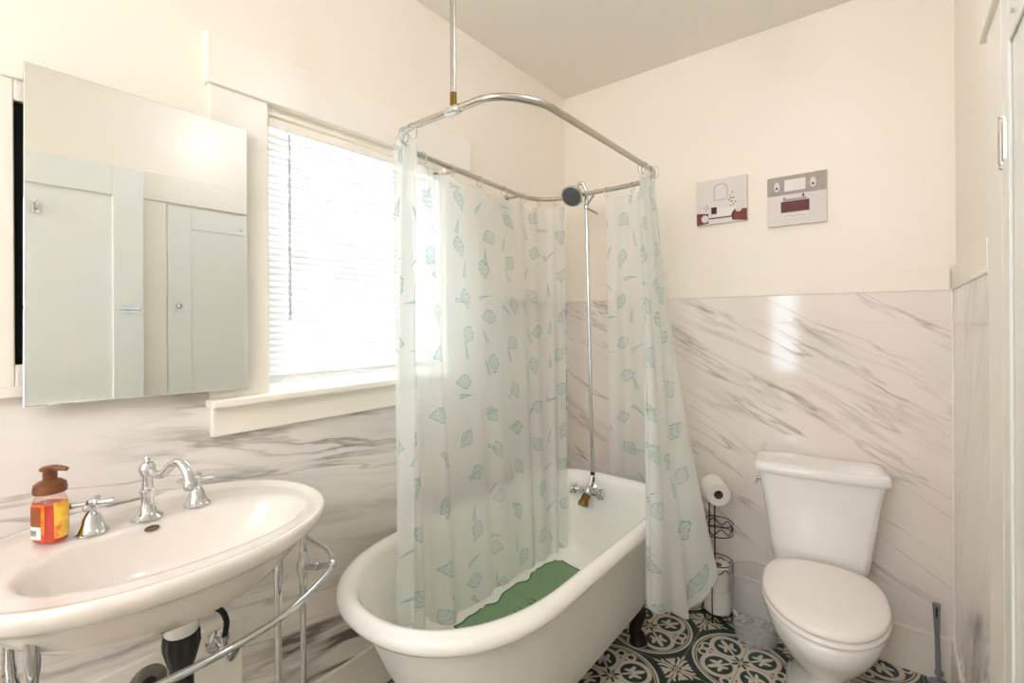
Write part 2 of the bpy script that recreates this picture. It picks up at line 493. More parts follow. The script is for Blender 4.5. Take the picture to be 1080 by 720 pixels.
# ---- window 1 (left wall)
win = thing('window_1', 'sash window with white casing in the left wall', 'window', (0, 0, 0)); win['kind'] = 'structure'; del win['category']
mb = MB()
mb.box(.0, .022, WY0 - .155, WY0 + .004, WZ0, WZ1 + .01)            # left casing
mb.box(.0, .022, WY1 - .004, WY1 + .13, WZ0, WZ1 + .01)             # right casing
mb.build('window_casing', M['trim'], win, True, .003)
box('head_casing', 0, .034, WY0 - .165, WY1 + .14, WZ1 + .008, WZ1 + .15, M['trim'], win, .003)
box('window_sill', -.05, .062, WY0 - .165, WY1 + .15, WZ0 - .022, WZ0 + .001, M['trim'], win, .006)
box('window_apron', TK, .028, WY0 - .155, WY1 + .13, WZ0 - .105, WZ0 - .023, M['trim'], win, .003)
mb = MB()                                                            # jamb lining
mb.box(-.12, 0, WY0, WY0 + .015, WZ0, WZ1); mb.box(-.12, 0, WY1 - .015, WY1, WZ0, WZ1)
mb.box(-.12, 0, WY0 + .015, WY1 - .015, WZ1 - .015, WZ1)
mb.build('window_jamb', M['trim'], win, True, .001)
def sash(x0, x1, z0, z1):
    mb = MB(); w = .045; y0, y1 = WY0 + .016, WY1 - .016
    mb.box(x0, x1, y0, y0 + w, z0, z1); mb.box(x0, x1, y1 - w, y1, z0, z1)
    mb.box(x0, x1, y0 + w, y1 - w, z0, z0 + w); mb.box(x0, x1, y0 + w, y1 - w, z1 - w * .8, z1)
    o = mb.build('window_sash', M['trim'], win, True, .002)
    MB().box((x0 + x1) / 2 - .002, (x0 + x1) / 2 + .002, y0 + w, y1 - w, z0 + w, z1 - w * .8).build('pane', M['pane'], o, False)
sash(-.085, -.055, WZ0 + .005, 1.575)
sash(-.117, -.087, 1.54, WZ1 - .016)
# ---- venetian blind
bl = thing('venetian_blind', 'white venetian blind lowered over the left wall window, with a wand', 'blind', (-.022, (WY0 + WY1) / 2, WZ1 - .02))
BY = (WY1 - WY0) / 2 - .018; HB = WZ1 - .02
box('headrail', -.016, .016, -BY, BY, -.03, 0, M['trim'], bl, .002)
mb = MB(); k = 0; zz = -.048; zb = WZ0 + .045 - HB
while zz > zb + .01:
    tilt = R_(73)
    pr = []
    for j in range(7):
        s_ = (j / 6 - .5) * .025
        cv = .0016 * (1 - (j / 3 - 1) ** 2)
        pr.append((s_ * math.cos(tilt) + cv * math.sin(tilt), s_ * math.sin(tilt) * -1 + cv * math.cos(tilt)))
    mb.loft([[(px_, yy, zz + pz_) for (px_, pz_) in pr] for yy in (-BY, BY)], False, False, closed=False)
    zz -= .0205; k += 1
mb.build('slats', M['slat'], bl, True)
mb = MB()
for yy in (-BY * .78, 0, BY * .78):
    for xx in (-.012, .012):
        mb.tube([(xx, yy, -.03), (xx, yy, zb)], .0007, 5)
mb.build('ladder_cord', M['slat'], bl)
box('bottom_rail', -.013, .013, -BY, BY, zb - .022, zb - .004, M['slat'], bl, .003)
MB().box(-.013, .013, -BY, BY, zb - .003, zb + .006).build('slat_stack', M['slat'], bl)
mb = MB(); mb.tube([(.014, -BY + .055, -.03), (.034, -BY + .055, -.045)], .002, 8); mb.tube([(.034, -BY + .055, -.045), (.034, -BY + .055, -.63)], .0046, 16)
mb.build('wand', M['wand'], bl)

# ---- window 2 behind the camera (its reflection shows in the marble)
w2 = bpy.data.objects.new('window_2', None); link(w2); w2['kind'] = 'structure'; w2['label'] = 'narrow window in the wall behind the camera'
mb = MB()
for a in ((FX0 - .09, FX0, FZ0 - .09, FZ1 + .1), (FX1, FX1 + .09, FZ0 - .09, FZ1 + .1), (FX0, FX1, FZ1, FZ1 + .1), (FX0, FX1, FZ0 - .09, FZ0), (FX0, FX1, 1.43, 1.46)):
    mb.box(a[0], a[1], YF, YF + .02, a[2], a[3])
mb.build('window_casing', M['trim'], w2, True, .002)
MB().box(FX0, FX1, YF - .05, YF - .046, FZ0, FZ1).build('pane', M['pane'], w2, False)

# ---- doors on the right wall
DZ = 1.99
d1 = bpy.data.objects.new('door_1', None); link(d1); d1['kind'] = 'structure'; d1['label'] = 'white closet door with casing in the right wall'
mb = MB()
mb.box(W - .010, W, -1.022, -.835, 0, DZ + .01); mb.box(W - .012, W, -1.70, -1.537, 0, DZ + .01)
mb.build('door_casing', M['trim'], d1, True, .003)
box('head_casing', W - .02, W, -1.71, -.80, DZ + .01, DZ + .16, M['trim'], d1, .003)
mb = MB(); x0 = W - .004
mb.box(x0, W, -1.533, -1.026, .012, DZ)
lf = mb.build('door_leaf', M['doorp'], d1, True, .002)
mb = MB()
for (y0, y1, z0, z1) in ((-1.533, -1.42, .012, DZ), (-1.10, -1.026, .012, DZ), (-1.42, -1.10, DZ - .12, DZ), (-1.42, -1.10, .012, .2)):
    mb.box(x0 - .006, x0, y0, y1, z0, z1)
mb.build('door_rails', M['doorp'], lf, True, .003)
MB().lathe([(.004, 0), (.006, .012), (.013, .018), (.015, .026), (.011, .033), (0, .035)], (x0 - .006, -1.487, 1.44), 20, (-1, 0, 0)).build('knob', M['chrome'], lf)
def hinge(y, z, par):
    mb = MB(); mb.tube([(x0 - .006, y, z - .045), (x0 - .006, y, z + .045)], .006, 12)
    mb.ball((x0 - .006, y, z + .05), .006, 10); mb.ball((x0 - .006, y, z - .05), .006, 10)
    mb.box(x0 - .008, x0 - .0055, y - .03, y - .004, z - .04, z + .04)
    return mb.build('hinge', M['chrome'], par)
hinge(-1.03, 1.70, lf); hinge(-1.03, .35, lf)
mb = MB(); mb.lathe([(.011, 0), (.011, .003), (.004, .006), (.005, .010), (0, .011)], (x0, -1.16, 1.9), 16, (-1, 0, 0))
mb.build('coat_hook', M['chrome'], lf)

d2 = bpy.data.objects.new('door_2', None); link(d2); d2['kind'] = 'structure'; d2['label'] = 'white entrance door standing open against the right wall'
xa, xb = W - .045, W - .021
lf = MB().box(xa, xb, -2.46, -1.65, .012, 2.13).build('door_leaf', M['doorp'], d2, True, .002)
mb = MB()
for (y0, y1, z0, z1) in ((-2.46, -2.33, .012, 2.13), (-1.775, -1.65, .012, 2.13), (-2.33, -1.775, 1.985, 2.13), (-2.33, -1.775, .012, .25), (-2.33, -1.775, .85, .98)):
    mb.box(xa - .014, xa, y0, y1, z0, z1)
mb.build('door_rails', M['doorp'], lf, True, .003)
mb = MB(); mb.box(xa - .017, xa - .014, -1.745, -1.665, 1.40, 1.43); mb.tube([(xa - .019, -1.75, 1.415), (xa - .019, -1.665, 1.415)], .004, 10)
mb.build('slide_bolt', M['chrome'], lf)
mb = MB(); mb.box(xa - .02, xa - .014, -2.06, -2.035, 1.85, 1.9)
mb.tube(catmull([(xa - .02, -2.047, 1.87), (xa - .045, -2.047, 1.86), (xa - .055, -2.047, 1.88), (xa - .05, -2.047, 1.9)], 10), .004, 8)
mb.build('robe_hook', M['chrome'], lf)

# ------------------------------------------------------------------ medicine cabinet with mirror door
mc = thing('medicine_cabinet', 'frameless mirror cabinet door hung over the sink, left of the window', 'mirror', (0, -2.02, 1.16))
mb = MB()
mb.box(.001, .026, -.40, -.235, .04, .73); mb.box(.001, .026, .2, .215, .04, .68)
mb.box(.001, .026, -.235, .2, .67, .73); mb.box(.001, .026, -.235, .2, .04, .1)
mb.box(.001, .03, -.40, -.18, .03, .055)
mb.box(.001, .034, -.40, -.18, .715, .735)
mb.build('cabinet_frame', M['trim'], mc, True, .003)
MB().box(.009, .012, -.235, .2, .1, .67).build('cabinet_recess_shade', M['dark'], mc, False)  # black sheet painted in place of the shade inside the cabinet
mb = MB()
ca, sa_ = math.cos(R_(.6)), -math.sin(R_(.6))
def rr_(y, z): return (y * ca - z * sa_, y * sa_ + z * ca)
q = [(-.226, .011), (.226, .0), (.229, .742), (-.222, .751)]
def ringx(x, s_=1.0): return [(x, y * s_, .376 + (z - .376) * s_) for (y, z) in q]
mb.loft([ringx(.042), ringx(.0475)], True, False)
mb.build('mirror_back', M['greyp'], mc, False)
mb = MB(); mb.loft([ringx(.0475), ringx(.0502), ringx(.051, .996)], False, True); mb.build('mirror', M['mirror'], mc, False)

# ------------------------------------------------------------------ pedestal-less console sink
SX, SY, SA, SB = .262, -2.055, .272, .336
snk = thing('console_sink', 'large white oval console sink on chrome legs under the mirror', 'sink', (0, SY, 0))
def ell_ring(cx, cy, a, b_, z, n=96, minx=.0, sup=2.15):
    out = []
    for k in range(n):
        t = 2 * PI * k / n; c, s_ = math.cos(t), math.sin(t)
        x_ = cx + a * math.copysign(abs(c) ** (2 / sup), c); y_ = cy + b_ * math.copysign(abs(s_) ** (2 / sup), s_)
        out.append((max(x_, minx), y_, z))
    return out
mb = MB(); rings = []
MX = .0085
for s_, z in ((.10, .73), (.3, .733), (.5, .748), (.66, .775), (.78, .812), (.86, .842), (.905, .858), (.925, .861), (.95, .866), (.978, .876), (.995, .886), (1, .894), (.997, .9), (.985, .905), (.965, .9055), (.945, .903), (.92, .8985)):
    rings.append(ell_ring(SX, 0, SA * s_, SB * s_, z, minx=MX))
IX, IA, IB = .316, .143, .252
for k in range(1, 4):
    t = k / 4
    o_ = ell_ring(SX, 0, SA * .92, SB * .92, .8985, minx=MX); i_ = ell_ring(IX, .02, IA * 1.03, IB * 1.03, .8965)
    rings.append([tuple(a * (1 - t) + b_ * t for a, b_ in zip(p, q_)) for p, q_ in zip(o_, i_)])
for s_, z in ((1.03, .8965), (1.0, .894), (.97, .885), (.93, .868), (.86, .842), (.74, .81), (.58, .785), (.38, .77), (.2, .766), (.1, .765)):
    rings.append(ell_ring(IX, .02, IA * s_, IB * s_, z))
mb.loft(rings)
basin = mb.build('basin', M['sinkp'], snk, True, ang=60)
mb = MB(); mb.lathe([(.028, 0), (.028, .003), (.02, .0035), (.016, .001)], (IX, .02, .7655), 24); mb.build('drain_ring', M['chrome'], basin)
# overflow slot on the inner back slope of the basin
mb = MB()
nrm = Vector((.8, 0, .6)); tz = Vector((-.6, 0, .8)); cc = Vector((IX - IA * .945, 0.0, .881)) + nrm * .003
mb.tube([cc + Vector((0, 1, 0)) * .013 * math.cos(2 * PI * k / 24) + tz * .005 * math.sin(2 * PI * k / 24) for k in range(24)], .0018, 8, closed=True)
mb.build('overflow_ring', M['brass'], basin)
mb = MB(); mb.add([cc + Vector((0, 1, 0)) * .012 * math.cos(2 * PI * k / 24) + tz * .0045 * math.sin(2 * PI * k / 24) for k in range(24)], [tuple(range(24))]); mb.build('overflow_hole_shade', M['rust_shade'], basin, False)  # flat disc, the dim porcelain inside the hole is put into its colour
mb = MB(); mb.lathe([(.029, .665), (.034, .672), (.036, .70), (.048, .738)], (.27, .03, 0), 32); mb.build('basin_neck', M['porc'], basin)
def ball_leg(y):
    """turned leg with a knuckle and a short arm reaching the towel rail"""
    mb = MB()
    mb.lathe([(.012, 0), (.014, .01), (.009, .03), (.0075, .1), (.0075, .6), (.009, .635), (.011, .65), (.0095, .658), (.014, .668), (.0165, .685), (.0155, .70), (.011, .712), (.012, .722), (.009, .735), (.0085, .77), (.011, .80), (.012, .845)], (.25, y, 0), 20)
    sg = 1 if y > 0 else -1
    e = (.365, sg * .335, .722)
    mb.tube([(.26, y, .69), (.30, y + sg * .006, .70), e], [.008, .007, .0075], 12)
    mb.ball(e, .0125, 14); mb.ball((.31, y + sg * .007, .704), .0095, 12)
    return mb.build('leg', M['chrome'], snk)
ball_leg(.318); ball_leg(-.232)
for y in (.171, -.217):
    mb = MB(); mb.lathe([(.018, 0), (.02, .012), (.014, .05), (.009, .12), (.0075, .6), (.008, .77), (.0105, .785), (.0105, .84)], (.42 if y > 0 else .40, y, 0), 20)
    mb.build('leg', M['chrome'], snk)
pts = [(.012, .372, .72), (.10, .372, .72), (.20, .378, .72), (.29, .372, .72), (.37, .33, .72), (.43, .25, .72), (.475, .16, .72), (.497, .06, .72), (.502, -.03, .72), (.497, -.12, .72), (.475, -.22, .72), (.43, -.31, .72), (.37, -.39, .72), (.29, -.43, .72), (.15, -.435, .72), (.012, -.435, .72)]
mb = MB(); mb.tube(catmull(pts, 90), .0075, 14)
for y in (.372, -.435): mb.lathe([(.022, 0), (.022, .004), (.012, .01)], (.009, y, .72), 20, (1, 0, 0))
mb.build('towel_rail', M['chrome'], snk)

# ---- faucet set
fc = thing('faucet', 'chrome faucet with curved spout and two cross handles on the sink deck', 'faucet', (.15, SY, .8985))
mb = MB()
mb.lathe([(.03, 0), (.03, .004), (.024, .009), (.018, .016), (.0135, .03), (.0125, .055), (.0155, .06), (.0155, .064), (.0115, .068), (.0105, .092), (.0125, .098), (.0165, .108), (.0165, .118), (.012, .127), (.006, .13), (.0055, .135), (.008, .139), (.006, .143), (0, .144)], (0, 0, 0), 28)
mb.build('spout_column', M['chrome'], fc)
dr = Vector((.95, .31, 0)).normalized()
pts = [dr * a + Vector((0, 0, h)) for a, h in ((.008, .112), (.03, .104), (.052, .106), (.072, .122), (.092, .136), (.115, .136), (.132, .12), (.14, .102), (.142, .094))]
mb = MB(); cp = catmull(pts, 36)
mb.tube(cp, [.0085 + .0025 * (i / 35) for i in range(36)], 16)
e = pts[-1]; mb.lathe([(.0125, -.012), (.0135, -.008), (.0135, .004), (.011, .008)], e, 20)
mb.build('spout', M['chrome'], fc)
def cross_handle(y):
    mb = MB()
    mb.lathe([(.029, 0), (.029, .004), (.024, .008), (.0195, .02), (.016, .034), (.011, .044), (.007, .048), (.007, .056), (.011, .06), (.012, .066), (.008, .072), (0, .074)], (0, y, 0), 26)
    for k in range(4):
        a = PI / 4 + k * PI / 2 + .35
        d = Vector((math.cos(a), math.sin(a), 0)); c = Vector((0, y, .063))
        mb.tube([c + d * .006, c + d * .02, c + d * .028, c + d * .036, c + d * .041], [.0055, .0045, .0062, .0068, .002], 12)
    return mb.build('handle', M['chrome'], fc)
cross_handle(-.098); cross_handle(.1)

# ---- drain trap
tr = thing('drain_trap', 'black plastic drain pipe hanging below the sink bowl', 'pipe', (.27, SY + .03, 0))
mb = MB()
prof = [(.018, .667), (.0335, .667), (.035, .642), (.029, .617), (.026, .60), (.023, .598), (.023, .52)]
rings = []
for r, h in prof:
    rings.append([((r + (.0018 if (k % 4 < 2 and .6 < h < .668 and r > .02) else 0)) * math.cos(2 * PI * k / 48), (r + (.0018 if (k % 4 < 2 and .6 < h < .668 and r > .02) else 0)) * math.sin(2 * PI * k / 48), h) for k in range(48)])
mb.loft(rings); mb.lathe([(.02, .62), (.0215, .58), (.0215, .50), (.0265, .50), (.0265, .46), (.02, .455), (.0185, .44)], (0, 0, 0), 32)
mb.build('slip_nut', M['blackp'], tr, ang=25)
mb = MB(); mb.tube(catmull([(0, 0, .45), (0, 0, .40), (-.01, 0, .365), (-.05, 0, .35), (-.09, 0, .365), (-.10, 0, .41), (-.12, 0, .438), (-.16, 0, .44), (-.243, 0, .44)], 44), .0175, 18)
mb.build('trap_bend', M['blackp'], tr)
mb = MB(); mb.lathe([(.041, 0), (.041, .003), (.034, .008), (.024, .012)], (-.2498, 0, .44), 32, (1, 0, 0)); mb.build('wall_flange', M['rust_shade'], tr)
# ---- supply valve
sv = thing('supply_valve', 'chrome shut off valve with black hose on the wall under the sink', 'valve', (.021, -1.866, .46))
mb = MB(); mb.lathe([(.031, 0), (.031, .002), (.026, .006), (.01, .008)], (0, 0, 0), 28, (1, 0, 0)); mb.build('wall_flange', M['chrome'], sv)
mb = MB(); mb.tube([(.005, 0, 0), (.055, 0, 0)], .0075, 14); mb.ball((.05, 0, 0), .013, 16)
mb.tube([(.05, 0, 0), (.05, 0, .035)], .008, 12)
mb.tube([(.055, 0, 0), (.075, .01, -.006)], .006, 12)
mb.lathe([(.004, 0), (.018, .002), (.018, .008), (.004, .01)], (.075, .01, -.006), 16, (1, .4, -.3)); mb.build('valve_body', M['chrome'], sv)
mb = MB(); mb.tube(catmull([(.05, 0, .03), (.05, .006, .07), (.05, -.006, .105), (.052, -.03, .128), (.056, -.07, .165), (.06, -.11, .22), (.07, -.13, .33)], 24), .0075, 12); mb.build('supply_hose', M['hosem'], sv)

# ---- soap bottle
sb = thing('soap_bottle', 'orange foaming hand soap bottle with bronze pump on the sink deck', 'bottle', (.135, -2.216, .9005), R_(32))
def soap_ring(a, b_, z, n=48): return [(a * math.copysign(abs(math.cos(2 * PI * k / n)) ** .8, math.cos(2 * PI * k / n)), b_ * math.copysign(abs(math.sin(2 * PI * k / n)) ** .8, math.sin(2 * PI * k / n)), z) for k in range(n)]
def bprof(z):   # half width / half depth of the bottle at height z
    tab = [(0, .028, .018), (.003, .0315, .021), (.03, .0325, .022), (.07, .032, .0215), (.085, .030, .021), (.094, .025, .019), (.100, .019, .017)]
    for (z0, a0, b0), (z1, a1, b1) in zip(tab, tab[1:]):
        if z <= z1: t = (z - z0) / (z1 - z0); return a0 + (a1 - a0) * t, b0 + (b1 - b0) * t
    return tab[-1][1:]
mb = MB(); mb.loft([soap_ring(*bprof(z), z) for z in (0, .003, .015, .03, .05, .07, .08, .085, .09, .094, .097, .100)]); mb.build('bottle_body', M['clearb'], sb, ang=60)
mb = MB(); mb.loft([soap_ring(bprof(z)[0] - .0015, bprof(z)[1] - .0015, max(z, .0015)) for z in (.002, .004, .015, .03, .05, .07, .078)]); mb.build('liquid_soap', M['soap'], sb, ang=60)
def label_patch(name, t0, t1, z0, z1, mat, off=.0006, parent=sb):
    mb = MB(); rs = []
    for z in [z0 + (z1 - z0) * i / 6 for i in range(7)]:
        a, b_ = bprof(z); ring = []
        for k in range(13):
            t = R_(t0 + (t1 - t0) * k / 12); c, s_ = math.cos(t), math.sin(t)
            ring.append(((a + off) * math.copysign(abs(c) ** .8, c), (b_ + off) * math.copysign(abs(s_) ** .8, s_), z))
        rs.append(ring)
    mb.loft(rs, False, False, closed=False)
    return mb.build(name, mat, parent)
# the bottle's broad faces are its local +y and -y sides; the camera sees -y and +x
lb = label_patch('back_label', -172, -72, .008, .08, M['lab_o'])
label_patch('text_panel', -138, -84, .036, .076, M['brownprint'], .0010, lb)
label_patch('barcode_panel', -134, -84, .010, .036, M['white'], .0010, lb)
for k in range(7):
    label_patch('barcode_bar', -122 + k * 4.2, -120.2 + k * 4.2, .017, .029, M['ink'], .0014, lb)
label_patch('round_mark', -160, -148, .044, .054, M['white'], .0010, lb)
lb2 = label_patch('front_label', -38, 40, .01, .084, M['lab_y'])
mb = MB(); mb.lathe([(.020, .098), (.0265, .1), (.0275, .108), (.0255, .118), (.018, .124), (.0125, .126)], (0, 0, 0), 32); mb.build('pump_collar', M['pump'], sb)
mb = MB(); mb.lathe([(.0115, .124), (.0115, .142), (.0135, .145), (.0165, .146), (.0168, .1505), (.013, .153), (0, .1535)], (0, 0, 0), 28)
mb.tube([(.005, 0, .149), (.022, .004, .149), (.033, .006, .147)], [.0065, .0055, .0042], 14); mb.build('pump_head', M['pump'], sb)

# ------------------------------------------------------------------ bathtub
TX, TY0, TY1 = .462, -1.705, -.30
tub = thing('clawfoot_bathtub', 'white clawfoot bathtub with rolled rim along the left wall', 'bathtub', (TX, (TY0 + TY1) / 2, 0))
TC = (TY0 + TY1) / 2
def tub_ring(hw, yn, yf, z, n=128):
    """stadium outline: round at the near end, squarer at the tap end; y relative to TC"""
    out = []
    ln = min(.42, .42 * hw / .35 + .05); lf_ = .26 * hw / .35 + .03
    for k in range(n):
        t = 2 * PI * k / n; c, s_ = math.cos(t), math.sin(t)
        if s_ >= 0: e_, L, yc = 3.2, lf_, yf - lf_
        else: e_, L, yc = 2.25, ln, yn + ln
        out.append((hw * math.copysign(abs(c) ** (2 / e_), c), yc + L * math.copysign(abs(s_) ** (2 / e_), s_), z))
    return out
yn0, yf0 = TY0 - TC, TY1 - TC
outer = [(.10, .13, .55, .30), (.17, .128, .42, .2), (.215, .145, .33, .15), (.245, .19, .25, .115), (.266, .27, .18, .09), (.280, .37, .13, .07), (.290, .46, .09, .058), (.298, .53, .065, .05), (.304, .556, .055, .046)]
rim = [(.312, .559, .045, .040), (.326, .557, .026, .026), (.340, .561, .01, .01), (.349, .572, .002, .002), (.351, .584, 0, 0), (.347, .597, .003, .003), (.337, .607, .012, .012), (.323, .611, .024, .024), (.309, .607, .037, .037), (.299, .597, .048, .046)]
inner = [(.293, .58, .056, .051), (.287, .54, .072, .056), (.28, .46, .105, .066), (.27, .36, .155, .08), (.252, .27, .215, .10), (.225, .212, .28, .13), (.185, .188, .36, .17), (.12, .18, .46, .26), (.05, .178, .58, .42)]
def trings(tab): return [tub_ring(h, yn0 + a, yf0 - b_, z) for h, z, a, b_ in tab]
mb = MB(); mb.loft(trings(outer + rim[:1]), True, False, mi=1); mb.loft(trings(rim + inner), False, True, mi=0)
body = mb.build('tub_shell', [M['enamel'], M['tubout']], tub, True, ang=70, merge=True)
def foot(x_, y_, sx, sy):
    mb = MB(); d = Vector((sx, sy * .35, 0)).normalized()
    P = [Vector((x_, y_, .14)) - d * .01, Vector((x_, y_, .148)) + d * .022, Vector((x_, y_, .125)) + d * .046, Vector((x_, y_, .08)) + d * .03, Vector((x_, y_, .045)) + d * .022, Vector((x_, y_, .022)) + d * .034, Vector((x_, y_, .002)) + d * .036]
    mb.tube(catmull(P, 26), [.028 + .004 * max(0, 1 - i / 9) - .004 * math.sin(PI * i / 25) + .010 * max(0, (i - 16) / 9) for i in range(26)], 16)
    side = Vector((-d.y, d.x, 0))
    for k in (-1, 0, 1):
        c = Vector((x_, y_, 0)) + d * (.058 - .008 * abs(k)) + side * .019 * k
        mb.tube([c + Vector((0, 0, .034)) - d * .014, c + Vector((0, 0, .022)), c + d * .007 + Vector((0, 0, .005))], [.0095, .010, .0055], 10)
    return mb.build('claw_foot', M['bronze'], tub)
for sx in (1, -1):
    foot(sx * .165, yf0 - .215, sx, 1); foot(sx * .19, yn0 + .42, sx, -1)
mb = MB(); mb.lathe([(.024, 0), (.024, .002), (.018, .004), (0, .002)], (0, yf0 - .36, .1788), 24); mb.build('drain', M['chrome'], tub)
# bath mat lying on the tub floor
mb = MB(); n = 40
left = []; right = []
for i in range(n + 1):
    t = i / n; y = -1.17 + t * .69
    wv = .008 * math.sin(t * PI * 7) + .005 * math.sin(t * PI * 13)
    rd = .012 * (max(0, 1 - t / .06) ** 2 + max(0, (t - .94) / .06) ** 2)
    left.append((.238 + wv + rd, y)); right.append((.60 + wv * .6 - rd, y))
def zf(x_, y_):
    dx = abs(x_ - TX); return .192 + .16 * max(0, dx - .10) ** 1.5 * 3.2 + .30 * max(0, -1.02 - y_) ** 1.5 * 1.4 
rows = []
for (lx, y), (rx, _) in zip(left, right):
    top = [(lx + (rx - lx) * j / 10, y) for j in range(11)]
    ring = [(x_, y_, zf(x_, y_) + .005) for x_, y_ in top] + [(x_, y_, zf(x_, y_)) for x_, y_ in reversed(top)]
    rows.append(ring)
mb.loft(rows)
mat_o = mb.build('bath_mat', M['mat'], None, True, ang=40)
tag(mat_o, 'green ribbed rubber bath mat lying inside the bathtub', 'mat')
mb = MB(); bd = [(x_, y, zf(x_, y) + .004) for x_, y in left]
bd += [(left[-1][0] + (right[-1][0] - left[-1][0]) * j / 10, left[-1][1], zf(left[-1][0] + (right[-1][0] - left[-1][0]) * j / 10, left[-1][1]) + .004) for j in range(1, 10)]
bd += [(x_, y, zf(x_, y) + .004) for x_, y in reversed(right)]
bd += [(right[0][0] + (left[0][0] - right[0][0]) * j / 10, left[0][1], zf(right[0][0] + (left[0][0] - right[0][0]) * j / 10, left[0][1]) + .004) for j in range(1, 10)]
mb.tube(bd, .0032, 8, closed=True); mb.build('mat_border', M['matdk'], mat_o)
for (x_, y) in ((.33, -.98), (.33, -.90), (.34, -.82), (.42, -.78), (.50, -.84), (.50, -1.0), (.42, -1.05)):
    mb = MB(); mb.tube([(x_ + .016 * math.cos(2 * PI * k / 20), y + .016 * math.sin(2 * PI * k / 20), zf(x_, y) + .006) for k in range(20)], .0016, 6, closed=True)
    mb.build('suction_cup', M['matdk'], mat_o)

# ------------------------------------------------------------------ shower: riser, head, taps
RX, RY = .365, -.352
sh = thing('shower_riser', 'chrome shower riser pipe with round head and tub taps at the far end', 'shower', (RX, RY, .45))
# from the tap body in the tub wall up over the rim to the head
lean = -.028
mb = MB()
mb.tube([(0, -.0, .155), (lean * .1, 0, .30), (lean, .005, 1.48)], .0085, 12)
mb.tube(catmull([(lean, .005, 1.475), (lean - .001, .004, 1.53), (lean - .012, -.004, 1.56), (lean - .028, -.014, 1.565), (lean - .042, -.024, 1.545), (lean - .046, -.03, 1.52)], 22), .0088, 12)
mb.build('riser_pipe', M['chrome'], sh)
mb = MB(); mb.lathe([(.008, 0), (.012, .006), (.012, .02), (.007, .03), (.0105, .036), (.0105, .048), (.006, .056)], (0, 0, .118), 18); mb.build('riser_coupling', M['iron'], sh)
hd = Vector((.12, -.80, -.55)).normalized(); hc = Vector((lean - .047, -.032, 1.515))
mb = MB(); mb.lathe([(.011, -.006), (.016, .004), (.036, .014), (.052, .022), (.055, .030), (.053, .036), (.048, .0375)], hc, 32, hd); hh = mb.build('shower_head', M['chrome'], sh)
mb = MB(); mb.lathe([(.0475, .037), (.045, .040), (.012, .041), (0, .041)], hc, 32, hd)
qd = hd.to_track_quat('Z', 'Y')
for r_, nn in ((.039, 20), (.027, 14), (.014, 7)):
    for k in range(nn):
        p = hc + qd @ Vector((r_ * math.cos(2 * PI * k / nn), r_ * math.sin(2 * PI * k / nn), .041)); mb.ball(p, .002, 6)
mb.build('spray_face', M['spray'], hh)
# wall brace and ring clamp near the top
mb = MB(); mb.tube([(lean, .005, 1.445), (.05, -.03, 1.40)], .005, 10); mb.tube([(lean, .005, 1.452), (.03, -.03, 1.487)], .005, 10)
mb.lathe([(.010, -.012), (.012, -.008), (.012, .008), (.010, .012)], (lean, .005, 1.45), 16); mb.build('clamp', M['chrome'], sh)
# tap body: two cross handles and a down-turned spout over the tub wall
mb = MB()
mb.lathe([(.03, 0), (.03, .004), (.02, .01), (.016, .03)], (0, .0, .085), 24, (0, -1, 0))
mb.tube([(-.045, -.04, .085), (.045, -.04, .085)], .017, 16); mb.ball((0, -.042, .085), .027, 18); mb.tube([(0, 0, .085), (0, -.045, .085)], .018, 16)
mb.tube([(0, -.038, .085), (0, -.02, .12), (0, 0, .155)], .0085, 12)
vb = mb.build('tap_body', M['chrome'], sh)
for sx in (-1, 1):
    mb = MB(); c = Vector((sx * .052, -.04, .085)); mb.tube([c, c + Vector((sx * .02, -.012, .004))], [.011, .008], 12)
    c2 = c + Vector((sx * .022, -.014, .005))
    for k in range(4):
        a = k * PI / 2 + .5; d = Vector((0, math.cos(a), math.sin(a)))
        mb.tube([c2, c2 + d * .018, c2 + d * .026], [.007, .0055, .0085], 10)
    mb.ball(c2 + Vector((sx * .004, 0, 0)), .012, 12); mb.build('handle', M['chrome'], sh)
mb = MB(); mb.tube(catmull([(0, -.045, .075), (0, -.07, .062), (0, -.088, .045), (0, -.096, .032)], 14), [.019] * 8 + [.024] * 6, 20); mb.build('tub_spout', M['brass'], sh)

# ------------------------------------------------------------------ curtain rod ring
RZ = 1.955
rod = thing('shower_curtain_rod', 'rounded rectangular chrome shower curtain rod hung from the ceiling', 'curtain rod', (.42, -.9, RZ))
def rr_path(x0, x1, y0, y1, r, n=14):
    pts = []
    for cx, cy, a0 in ((x1 - r, y1 - r, 0), (x0 + r, y1 - r, 90), (x0 + r, y0 + r, 180), (x1 - r, y0 + r, 270)):
        for k in range(n + 1):
            a = R_(a0 + 90 * k / n); pts.append((cx + r * math.cos(a), cy + r * math.sin(a), 0))
    return pts
ax0, ax1, ay0, ay1 = .082 - .42, .742 - .42, -1.42 + .9, -.375 + .9
mb = MB(); mb.tube([(x_ + (.085 * min(1, max(0, (.45 - y) / .95)) if x_ < .0 else .085 * min(1, max(0, (.45 - y) / .95)) * max(0, 1 - x_ / .3)), y, z) for x_, y, z in rr_path(ax0, ax1, ay0, ay1, .17)], .0105, 14, closed=True); mb.build('ring_rod', M['nickel'], rod)
mb = MB()
px_ = .515 - .42
mb.tube([(px_, ay0, .012), (px_, ay0, H - RZ - .004)], .0085, 14)
mb.build('ceiling_support', M['nickel'], rod)
mb = MB(); mb.tube([(px_, ay0, .008), (px_, ay0, .05)], .0098, 14); mb.build('support_nipple', M['brass'], rod)
mb = MB(); mb.tube([(px_ - .028, ay0, 0), (px_ - .02, ay0, 0), (px_ + .02, ay0, 0), (px_ + .028, ay0, 0)], [.012, .0145, .0145, .012], 16); mb.build('rod_tee', M['chrome'], rod)
